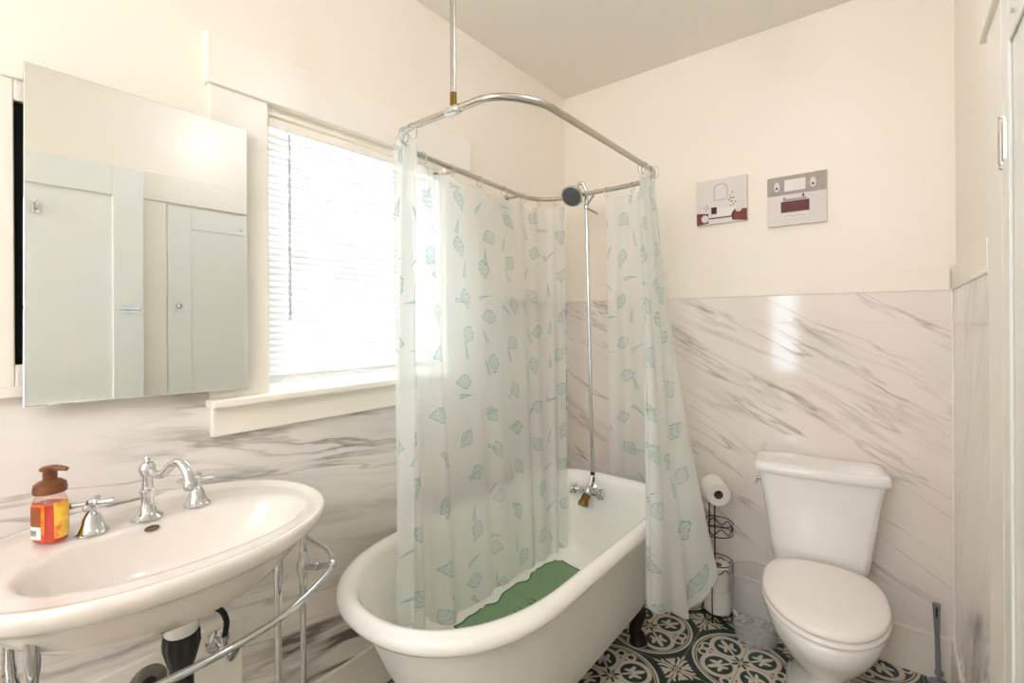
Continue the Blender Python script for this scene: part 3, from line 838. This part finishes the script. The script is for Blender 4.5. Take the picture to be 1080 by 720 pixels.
mb = MB(); mb.lathe([(.03, 0), (.03, -.004), (.018, -.012), (.009, -.016)], (px_, ay0, H - RZ), 24); mb.build('ceiling_flange', M['chrome'], rod)
for yy in (-.12, .35):
    mb = MB(); mb.tube([(ax0 + .085 * min(1, (.45 - yy) / .95), yy, 0), (-.42 + .001, yy, 0)], .006, 10); mb.lathe([(.018, 0), (.018, .004), (.008, .008)], (-.419, yy, 0), 16, (1, 0, 0)); mb.build('wall_brace', M['nickel'], rod)

# ------------------------------------------------------------------ curtains
def curtain(name, label, top, bot, ztop, zbot, nf, amp_t, amp_b, ease, dens, rings_at, n=260, rows=60, seed=1, scal=.02):
    rnd = random.Random(seed)
    T = catmull([(a, b_, 0) for a, b_ in top], n); B = catmull([(a, b_, 0) for a, b_ in bot], n)
    ZB = catmull([(z, 0, 0) for z in zbot], n)
    ph = [rnd.uniform(0, 6) for _ in range(4)]
    mb = MB(); verts = []; uvs = []
    prevrow = None
    grid = []
    for j in range(rows):
        v = j / (rows - 1); row = []
        base = [T[i] * (1 - ease(v, i / (n - 1))) + B[i] * ease(v, i / (n - 1)) for i in range(n)]
        for i in range(n):
            u = i / (n - 1)
            t = (base[min(i + 1, n - 1)] - base[max(i - 1, 0)]); nr = Vector((-t.y, t.x, 0))
            if nr.length > 0: nr.normalize()
            amp = (amp_t * (1 - v) + amp_b * v) * dens(u)
            w = math.sin(2 * PI * nf * (u + .018 * math.sin(7 * u + ph[0])) + ph[1] + .5 * v * math.sin(5 * u + ph[2]))
            w2_ = .35 * math.sin(2 * PI * nf * 1.73 * u + ph[3] + 1.2 * v)
            zt = ztop - scal * (1 - abs(math.cos(PI * rings_at * u))) if rings_at else ztop
            z = zt * (1 - v) + ZB[i].x * v + .006 * math.sin(9 * u + 3) * v
            row.append(base[i] + nr * amp * (w + w2_) + Vector((0, 0, z)))
        grid.append(row)
    # arc length for the print
    for j in range(rows):
        L = 0; 
        for i in range(n):
            if i: L += (grid[min(j, rows - 1)][i] - grid[j][i - 1]).length
            verts.append(grid[j][i]); 
    L = [0]
    for i in range(1, n): L.append(L[-1] + (grid[rows // 3][i] - grid[rows // 3][i - 1]).length)
    for j in range(rows):
        for i in range(n): uvs.append((L[i], j / (rows - 1) * 1.7))
    fs = [(j * n + i, j * n + i + 1, (j + 1) * n + i + 1, (j + 1) * n + i) for j in range(rows - 1) for i in range(n - 1)]
    mb.add(verts, fs); mb.uv = uvs
    o = mb.build(name, M['curtain'], None, True, ang=180)
    tag(o, label, 'shower curtain', 'shell print shower curtains on the rod')
    return o, T, grid
top1 = [(.33, -1.417), (.28, -1.412), (.21, -1.375), (.172, -1.30), (.158, -1.2), (.136, -1.0), (.118, -.8), (.10, -.6), (.105, -.46), (.165, -.39), (.235, -.376)]
bot1 = [(.33, -1.46), (.27, -1.43), (.235, -1.37), (.23, -1.27), (.23, -1.15), (.235, -.98), (.235, -.84), (.235, -.68), (.24, -.57), (.25, -.5), (.275, -.445)]
c1, T1, G1 = curtain('shower_curtain', 'frosted white shell print curtain hanging inside the tub by the window', top1, bot1, 1.915,
    [.42, .36, .30, .27, .25, .25, .25, .25, .25, .26, .27], 9, .011, .016, lambda v, u: v ** .9, lambda u: 1.35 if u < .36 else (1.35 - (u - .36) * 6 if u < .5 else .5), 11, seed=3)
top2 = [(.46, -.377), (.57, -.378), (.63, -.392), (.69, -.435), (.73, -.50), (.742, -.57), (.735, -.625), (.742, -.60), (.75, -.57), (.755, -.52)]
bot2 = [(.39, -.22), (.55, -.22), (.70, -.25), (.85, -.36), (.875, -.52), (.87, -.72), (.855, -.87), (.905, -.79), (.94, -.69), (1.0, -.58)]
def K2(u): return min(1, max(0, (u - .74) / .14))
c2, T2, G2 = curtain('shower_curtain', 'frosted white shell print curtain bunched at the far corner, hanging outside the tub', top2, bot2, 1.915,
    [.27, .27, .28, .30, .34, .37, .385, .355, .32, .43], 8, .006, .014, lambda v, u: min(1, v / .80) * (1 - K2(u)) + v ** 1.5 * K2(u), lambda u: 1.0, 9, seed=8)
def rings(cur, path, idx, z=RZ):
    for k in idx:
        p = path[int(k * (len(path) - 1))]; q_ = path[min(int(k * (len(path) - 1)) + 1, len(path) - 1)]; o_ = path[max(int(k * (len(path) - 1)) - 1, 0)]
        t = (q_ - o_).normalized(); nr = Vector((-t.y, t.x, 0))
        mb = MB(); c = Vector((p.x, p.y, z - .012))
        mb.tube([c + nr * .016 * math.cos(2 * PI * a / 20) + Vector((0, 0, .025 * math.sin(2 * PI * a / 20))) for a in range(20)], .0014, 8, closed=True)
        mb.build('curtain_hook', M['chrome'], cur)
rings(c1, T1, [.0, .1, .2, .29, .38, .47, .56, .65, .74, .83, .92, 1.0])
rings(c2, T2, [.0, .14, .28, .40, .52, .64, .78, .99])

# ------------------------------------------------------------------ toilet (local: -y forward)
tl = thing('toilet', 'white two piece toilet with lid down in the back right corner', 'toilet', (1.252, -.060, 0), R_(8))
def rrect(hx, y0, y1, z, r, n=8, bow=0.0, cx=0):
    """rounded rectangle ring; bow pushes the front (y0) edge outward in the middle"""
    pts = []
    for X, Y, a0 in ((hx - r, y1 - r, 0), (-hx + r, y1 - r, 90), (-hx + r, y0 + r, 180), (hx - r, y0 + r, 270)):
        for k in range(n + 1):
            a = R_(a0 + 90 * k / n); pts.append((cx + X + r * math.cos(a), Y + r * math.sin(a), z))
        # midpoints on the edge leaving this corner
        if a0 == 180:
            for t in (.2, .4, .5, .6, .8): pts.append((cx - hx + r + (2 * hx - 2 * r) * t, y0, z))
    out = []
    for (a, b_, c) in pts:
        f = (1 - ((a - cx) / hx) ** 2) * bow if b_ < (y0 + y1) / 2 else 0
        out.append((a, b_ - f, c))
    return out
mb = MB()
mb.loft([rrect(.150, -.165, -.025, .392, .03, bow=.012), rrect(.158, -.172, -.02, .40, .03, bow=.014), rrect(.166, -.18, -.016, .46, .03, bow=.016), rrect(.178, -.188, -.014, .56, .03, bow=.018), rrect(.190, -.194, -.012, .65, .03, bow=.018), rrect(.200, -.199, -.012, .71, .03, bow=.018), rrect(.209, -.204, -.01, .742, .03, bow=.018)])
tank = mb.build('tank', M['porc'], tl, ang=50)
mb = MB()
mb.loft([rrect(.213, -.208, -.006, .7425, .03, bow=.018), rrect(.220, -.214, -.002, .746, .03, bow=.018), rrect(.2215, -.216, -.001, .762, .03, bow=.018), rrect(.219, -.213, -.002, .774, .03, bow=.018), rrect(.212, -.207, -.006, .781, .03, bow=.017), rrect(.19, -.19, -.02, .784, .03, bow=.015)])
mb.build('tank_lid', M['porc'], tl, ang=60)
mb = MB(); mb.lathe([(.012, 0), (.012, .004), (.006, .008), (.006, .016)], (-.198, -.13, .695), 16, (-1, 0, 0))
mb.tube([(-.212, -.13, .695), (-.214, -.15, .693), (-.213, -.18, .69)], [.005, .0055, .006], 10); mb.build('flush_lever', M['chrome'], tl)
def egg(hw, yb, yf, z, n=64, eb=2.6, ef=2.05, split=.42):
    """egg outline: yb back, yf front (more negative)"""
    out = []; L = yb - yf; yc = yb - L * split
    for k in range(n):
        t = 2 * PI * k / n; c, s_ = math.cos(t), math.sin(t)
        if s_ >= 0: e_, ly = eb, yb - yc
        else: e_, ly = ef, yc - yf
        out.append((hw * math.copysign(abs(c) ** (2 / e_), c), yc + ly * math.copysign(abs(s_) ** (2 / e_), s_), z))
    return out
mb = MB()
mb.loft([egg(.112, -.10, -.50, 0, ef=2.6), egg(.112, -.10, -.50, .02, ef=2.6), egg(.10, -.11, -.49, .045, ef=2.5), egg(.092, -.12, -.485, .10, ef=2.4), egg(.095, -.12, -.50, .15), egg(.118, -.12, -.55, .205), egg(.148, -.12, -.61, .26), egg(.170, -.11, -.655, .31), egg(.182, -.10, -.68, .35), egg(.185, -.095, -.686, .375), egg(.182, -.095, -.683, .388), egg(.172, -.10, -.672, .392)])
bowl = mb.build('bowl', M['porc'], tl, ang=60)
mb = MB()
mb.loft([rrect(.115, -.235, -.015, .34, .03), rrect(.12, -.24, -.012, .375, .03), rrect(.118, -.238, -.014, .391, .03)])
mb.build('tank_shelf', M['porc'], bowl, ang=60)
mb = MB(); mb.loft([egg(.176, -.215, -.684, .3935), egg(.183, -.21, -.69, .398), egg(.184, -.21, -.691, .406), egg(.178, -.215, -.685, .412)])
mb.build('seat', M['seat'], tl, ang=60)
mb = MB(); mb.loft([egg(.172, -.21, -.678, .4135), egg(.181, -.205, -.687, .417), egg(.183, -.204, -.69, .424), egg(.180, -.206, -.686, .432), egg(.170, -.212, -.675, .437), egg(.12, -.24, -.60, .4405), egg(.05, -.32, -.5, .4425)])
mb.build('lid', M['seat'], tl, ang=60)
for sx in (-1, 1):
    mb = MB(); mb.tube([(sx * .085 - .022, -.205, .411), (sx * .085 + .022, -.205, .411)], .013, 14); mb.box(sx * .085 - .018, sx * .085 + .018, -.22, -.19, .391, .41); mb.build('hinge', M['seat'], tl)
for sx in (-1, 1):
    mb = MB(); mb.lathe([(.012, .372), (.012, .3915)], (sx * .125, -.09, 0), 12); mb.build('tank_bolt', M['brass'], tl)

# ------------------------------------------------------------------ waste bin
bn = thing('waste_bin', 'clear plastic waste bin on the floor left of the toilet', 'bin', (1.042, -.175, 0))
mb = MB(); mb.lathe([(.078, .002), (.082, .004), (.09, .1), (.098, .2), (.103, .272), (.1005, .272), (.095, .2), (.087, .1), (.079, .008), (0, .008)], (0, 0, 0), 56); mb.build('bin_body', M['acryl'], bn, ang=50)
mb = MB(); mb.tube([(.1035 * math.cos(2 * PI * k / 48), .1035 * math.sin(2 * PI * k / 48), .272) for k in range(48)], .003, 8, closed=True); mb.build('bin_rim', M['acryl'], bn)
mb = MB()
ca_ = [R_(215 + 18 * k / 6) for k in range(7)]
mb.loft([[((.0905 + .04 * (z - .1) + .0012) * math.cos(a), (.0905 + .04 * (z - .1) + .0012) * math.sin(a), z) for a in ca_] for z in (.105, .125)], False, False, closed=False); mb.build('bin_sticker', M['white'], bn)
mb = MB(); mb.lathe([(.0, .009), (.076, .0095), (.072, .014), (.04, .02), (.0, .017)], (0, 0, 0), 32); mb.build('bin_base', M['acryl'], bn)

# ------------------------------------------------------------------ toilet paper stand
ts = thing('toilet_paper_stand', 'black wire toilet paper stand by the back wall beside the curtain', 'stand', (.872, -.118, 0))
mb = MB(); r_ = .066
def wring(z, rr=r_, rad=.0022, wob=0.0, nw=8):
    mb.tube([(rr * math.cos(2 * PI * k / 48), rr * math.sin(2 * PI * k / 48), z + wob * math.cos(nw * 2 * PI * k / 48)) for k in range(48)], rad, 7, closed=True)
wring(.012, wob=.006); wring(.035); wring(.255); wring(.232, wob=.010); wring(.385); wring(.43); wring(.407, wob=.014, nw=6)
for k in range(3):
    a = 2 * PI * k / 3 + .45; mb.tube([(r_ * math.cos(a), r_ * math.sin(a), .0), (r_ * math.cos(a), r_ * math.sin(a), .256)], .0024, 8)
    mb.ball((r_ * math.cos(a), r_ * math.sin(a), .006), .005, 8)
for k in range(2):
    a = 2.6 + k * 1.9; mb.tube([(r_ * math.cos(a), r_ * math.sin(a), .25), (r_ * math.cos(a), r_ * math.sin(a), .43)], .0022, 8)
for a in (0, PI / 3, 2 * PI / 3): mb.tube([(r_ * math.cos(a), r_ * math.sin(a), .03), (-r_ * math.cos(a), -r_ * math.sin(a), .03)], .0018, 6)
mb.build('wire_basket', M['iron'], ts)
axr = Vector((.50, -.85, -.10)).normalized()
mb = MB(); mb.tube([(-.045, .04, .24), (-.045, .04, .585)], .003, 8); mb.tube([(-.01, .0, .24), (-.01, .0, .56), (-.01, .0, .588)], .003, 8)
mb.tube([(-.045, .04, .585), Vector((-.01, .0, .592)) - axr * .04, Vector((-.01, .0, .592)) + axr * .07], .003, 8)
mb.build('roll_holder', M['iron'], ts)
def paper_roll(name, label, loc, axis, r=.055, L=.10):
    o = thing(name, label, 'toilet paper', loc, 0, 'paper rolls on the wire stand')
    q_ = Vector(axis).normalized()
    mb = MB(); mb.lathe([(.02, -L / 2), (r - .002, -L / 2), (r, -L / 2 + .002), (r, L / 2 - .002), (r - .002, L / 2), (.02, L / 2), (.02, -L / 2)], (0, 0, 0), 48, q_)
    # the lathe caps close the core, so build ring shells without caps instead
    mb.f = [f for f in mb.f if len(f) == 4]; mb.mi = [0] * len(mb.f)
    mb.build('paper', M['paper'], o, ang=40)
    mb = MB(); mb.lathe([(.0195, -L / 2), (.0195, L / 2), (.0185, L / 2), (.0185, -L / 2), (.0195, -L / 2)], (0, 0, 0), 32, q_); mb.f = [f for f in mb.f if len(f) == 4]; mb.mi = [0] * len(mb.f)
    mb.build('core', M['card'], o)
    return o
pr = paper_roll('toilet_paper_roll', 'white paper roll hanging on the arm on top of the wire stand', Vector((.872, -.118, 0)) + Vector((-.01, .0, .592 - .013)) + axr * .015, axr, .052, .10)
paper_roll('toilet_paper_roll', 'white paper roll standing upright in the bottom of the wire stand', (.872, -.118, .085), (0, 0, 1), .057, .10)
paper_roll('toilet_paper_roll', 'white paper roll standing on another roll in the wire stand', (.872, -.118, .1865), (0, 0, 1), .057, .10)

# ------------------------------------------------------------------ toilet brush
tb = thing('toilet_brush', 'grey toilet brush handle standing in the right corner by the wall', 'brush', (1.625, -.085, 0))
mb = MB(); mb.lathe([(.032, 0), (.034, .004), (.03, .03), (.018, .04), (.0, .04)], (0, 0, 0), 28); mb.build('brush_holder', M['greyp'], tb)
mb = MB(); mb.tube([(0, 0, .036), (.0, 0, .055), (0, 0, .06), (0, 0, .07), (-.002, 0, .076), (-.004, .0, .2), (-.006, 0, .30), (-.006, 0, .315)], [.008, .008, .0125, .0125, .008, .0075, .0115, .012], 14); mb.build('brush_handle', M['greyp'], tb)
mb = MB(); mb.box(-.0085, -.0035, -.0128, -.0105, .27, .305); mb.build('handle_slot', M['dark'], tb)

# ------------------------------------------------------------------ canvases on the back wall
def canvas(name, label, x0, x1, z0, z1, base, rz=0):
    o = thing(name, label, 'picture', ((x0 + x1) / 2, 0, z0), 0, 'small canvas prints on the back wall')
    w = (x1 - x0) / 2; h = z1 - z0
    body = MB().box(-w, w, -.022, -.0005, 0, h).build('canvas', base, o, True, .0015)
    def rect(nm, u0, u1, v0, v1, mat, d=0):
        return MB().box((u0 * 2 - 1) * w, (u1 * 2 - 1) * w, -.0228 - d, -.0221, v0 * h, v1 * h).build(nm, mat, body, False)
    def poly(nm, pts, mat, d=0):
        mb = MB(); P = [((u * 2 - 1) * w, v * h) for u, v in pts]
        mb.loft([[(a, -.0221, b_) for a, b_ in P], [(a, -.0228 - d, b_) for a, b_ in P]]); return mb.build(nm, mat, body, False)
    def line(nm, pts, mat, r=.0012, closed=False):
        mb = MB(); mb.tube([((u * 2 - 1) * w, -.0228, v * h) for u, v in pts], r, 5, closed=closed); return mb.build(nm, mat, body)
    return o, rect, poly, line
def disc(cu, cv, ru, rv, n=18): return [(cu + ru * math.cos(2 * PI * k / n), cv + rv * math.sin(2 * PI * k / n)) for k in range(n)]
o, rect, poly, line = canvas('wall_canvas', 'pale canvas print with arched mirror, dark bath scene and plants, left of the two', .761, .984, 1.802, 2.012, M['canvas1'])
poly('printed_vanity', [(0, 0), (.24, .02), (.24, .24), (.0, .27)], M['brickr']); poly('printed_vanity', [(.72, .04), (1, 0), (1, .26), (.76, .27), (.70, .18)], M['brickr'])
poly('printed_basin', disc(.17, .13, .075, .085), M['canvas1'], .0003); poly('printed_basin', disc(.84, .25, .06, .045), M['canvas1'], .0003)
rect('printed_line', .24, .72, .11, .135, M['pr_dark']); rect('printed_box', .30, .41, .22, .37, M['pr_dark'])
poly('printed_tub', [(.42, .34), (.80, .34), (.72, .14), (.42, .14)], M['white'])
line('printed_arch', [(.36, .52)] + [(.49 - .13 * math.cos(PI * k / 10), .78 + .10 * math.sin(PI * k / 10)) for k in range(11)] + [(.62, .52)], M['pr_line'], .0014, True)
random.seed(4)
mb_pts = [(.70 + random.gauss(0, .05), .50 + random.gauss(0, .07)) for _ in range(26)]
for (u, v) in mb_pts[:12]: poly('printed_leaf', disc(u, v, .018, .012, 8), M['pr_green'])
for (u, v) in [(.2, .33), (.17, .38), (.24, .37), (.21, .42)]: poly('printed_leaf', disc(u, v, .02, .01, 8), M['pr_green'])
o, rect, poly, line = canvas('wall_canvas', 'pale canvas print with taupe top band and brown framed tub, right of the two', 1.067, 1.289, 1.756, 1.970, M['canvas1'])
rect('printed_band', 0, 1, .62, 1, M['canvas2']); rect('printed_mirror', .30, .66, .68, .92, M['white'], .0002)
line('printed_frame', [(.30, .68), (.66, .68), (.66, .92), (.30, .92)], M['pr_line'], .001, True)
for cu in (.17, .78):
    poly('printed_lamp', disc(cu, .80, .05, .10), M['canvas1'], .0002); poly('printed_bulb', disc(cu, .77, .022, .022, 10), M['pr_dark'], .0004)
rect('printed_cabinet', .24, .72, .26, .48, M['pr_mauve'], .0002); rect('printed_shelf', .28, .68, .49, .53, M['canvas2'], .0002)
poly('printed_rug', [(.25, .14), (.72, .14), (.68, .23), (.30, .23)], M['white'], .0002)
line('printed_rug_pattern', [(.30, .18), (.38, .20), (.46, .17), (.54, .20), (.62, .17), (.67, .19)], M['pr_line'], .0012)
poly('printed_vase', disc(.62, .57, .02, .035, 8), M['brickr'], .0003); poly('printed_leaf', disc(.30, .55, .03, .02, 8), M['pr_line'], .0003)

# ------------------------------------------------------------------ ceiling lamp above the view, plus an added fill globe
def ceiling_lamp(label, x, y, r):
    lp = thing('ceiling_lamp', label, 'lamp', (x, y, H), 0, 'globe lamps on the ceiling')
    mb = MB(); mb.lathe([(.07, 0), (.07, -.015), (.05, -.03), (.03, -.045), (.03, -.1), (.045, -.115), (.045, -.13)], (0, 0, 0), 32); mb.build('lamp_base', M['chrome'], lp)
    mb = MB(); mb.ball((0, 0, -.12 - r), r, 32); mb.build('lamp_globe', M['lamp'], lp)
ceiling_lamp('smaller round frosted globe lamp on the ceiling between sink and tub', 1.18, -1.22, .056)
ceiling_lamp('larger added fill light globe on the ceiling behind the camera', 1.35, -3.9, .155)  # unseen fill light, added to even out brightness across the room

# ------------------------------------------------------------------ daylight
wd = bpy.data.worlds.new('World'); SC.world = wd; wd.use_nodes = True
nt = wd.node_tree; nt.nodes.clear()
o = nt.nodes.new('ShaderNodeOutputWorld'); bg = nt.nodes.new('ShaderNodeBackground')
bg.inputs[0].default_value = (.74, .89, 1.0, 1); bg.inputs[1].default_value = 5.5
nt.links.new(bg.outputs[0], o.inputs[0])
def portal(loc, rot, sx, sy):
    l = bpy.data.lights.new('daylight_portal', 'AREA'); l.shape = 'RECTANGLE'; l.size = sx; l.size_y = sy
    l.cycles.is_portal = True
    ob = bpy.data.objects.new('daylight_portal', l); COL.objects.link(ob); ob.location = loc; ob.rotation_euler = rot
portal((-.125, (WY0 + WY1) / 2, (WZ0 + WZ1) / 2), (0, R_(-90), 0), WZ1 - WZ0, WY1 - WY0)
portal(((FX0 + FX1) / 2, YF - .105, (FZ0 + FZ1) / 2), (R_(90), 0, 0), FX1 - FX0, FZ1 - FZ0)

# ------------------------------------------------------------------ camera
cd = bpy.data.cameras.new('camera'); cam = bpy.data.objects.new('camera', cd); COL.objects.link(cam); SC.camera = cam
cd.sensor_width = 36; cd.lens = 503.0 / 1080 * 36; cd.clip_start = .01
cd.shift_y = -22 / 1080
yaw, roll = R_(38.59), R_(-.35)
rt = Vector((math.cos(yaw), math.sin(yaw), 0)); fw = Vector((-math.sin(yaw), math.cos(yaw), 0)); up = Vector((0, 0, 1))
Rv = rt * math.cos(roll) + up * math.sin(roll); Uv = up * math.cos(roll) - rt * math.sin(roll)
mw = Matrix((Rv, Uv, -fw)).transposed().to_4x4(); mw.translation = Vector((1.5, -2.39, 1.349)); cam.matrix_world = mw

SC.view_settings.view_transform = 'Standard'; SC.view_settings.look = 'None'
SC.view_settings.gamma = 1; SC.view_settings.use_curve_mapping = False
SC.view_settings.exposure = 1.06
SC.cycles.max_bounces = 14; SC.cycles.diffuse_bounces = 8; SC.cycles.glossy_bounces = 6; SC.cycles.transparent_max_bounces = 24
SC.cycles.transmission_bounces = 8; SC.cycles.sample_clamp_indirect = 6; SC.cycles.use_denoising = True
SC.cycles.caustics_reflective = False; SC.cycles.caustics_refractive = False
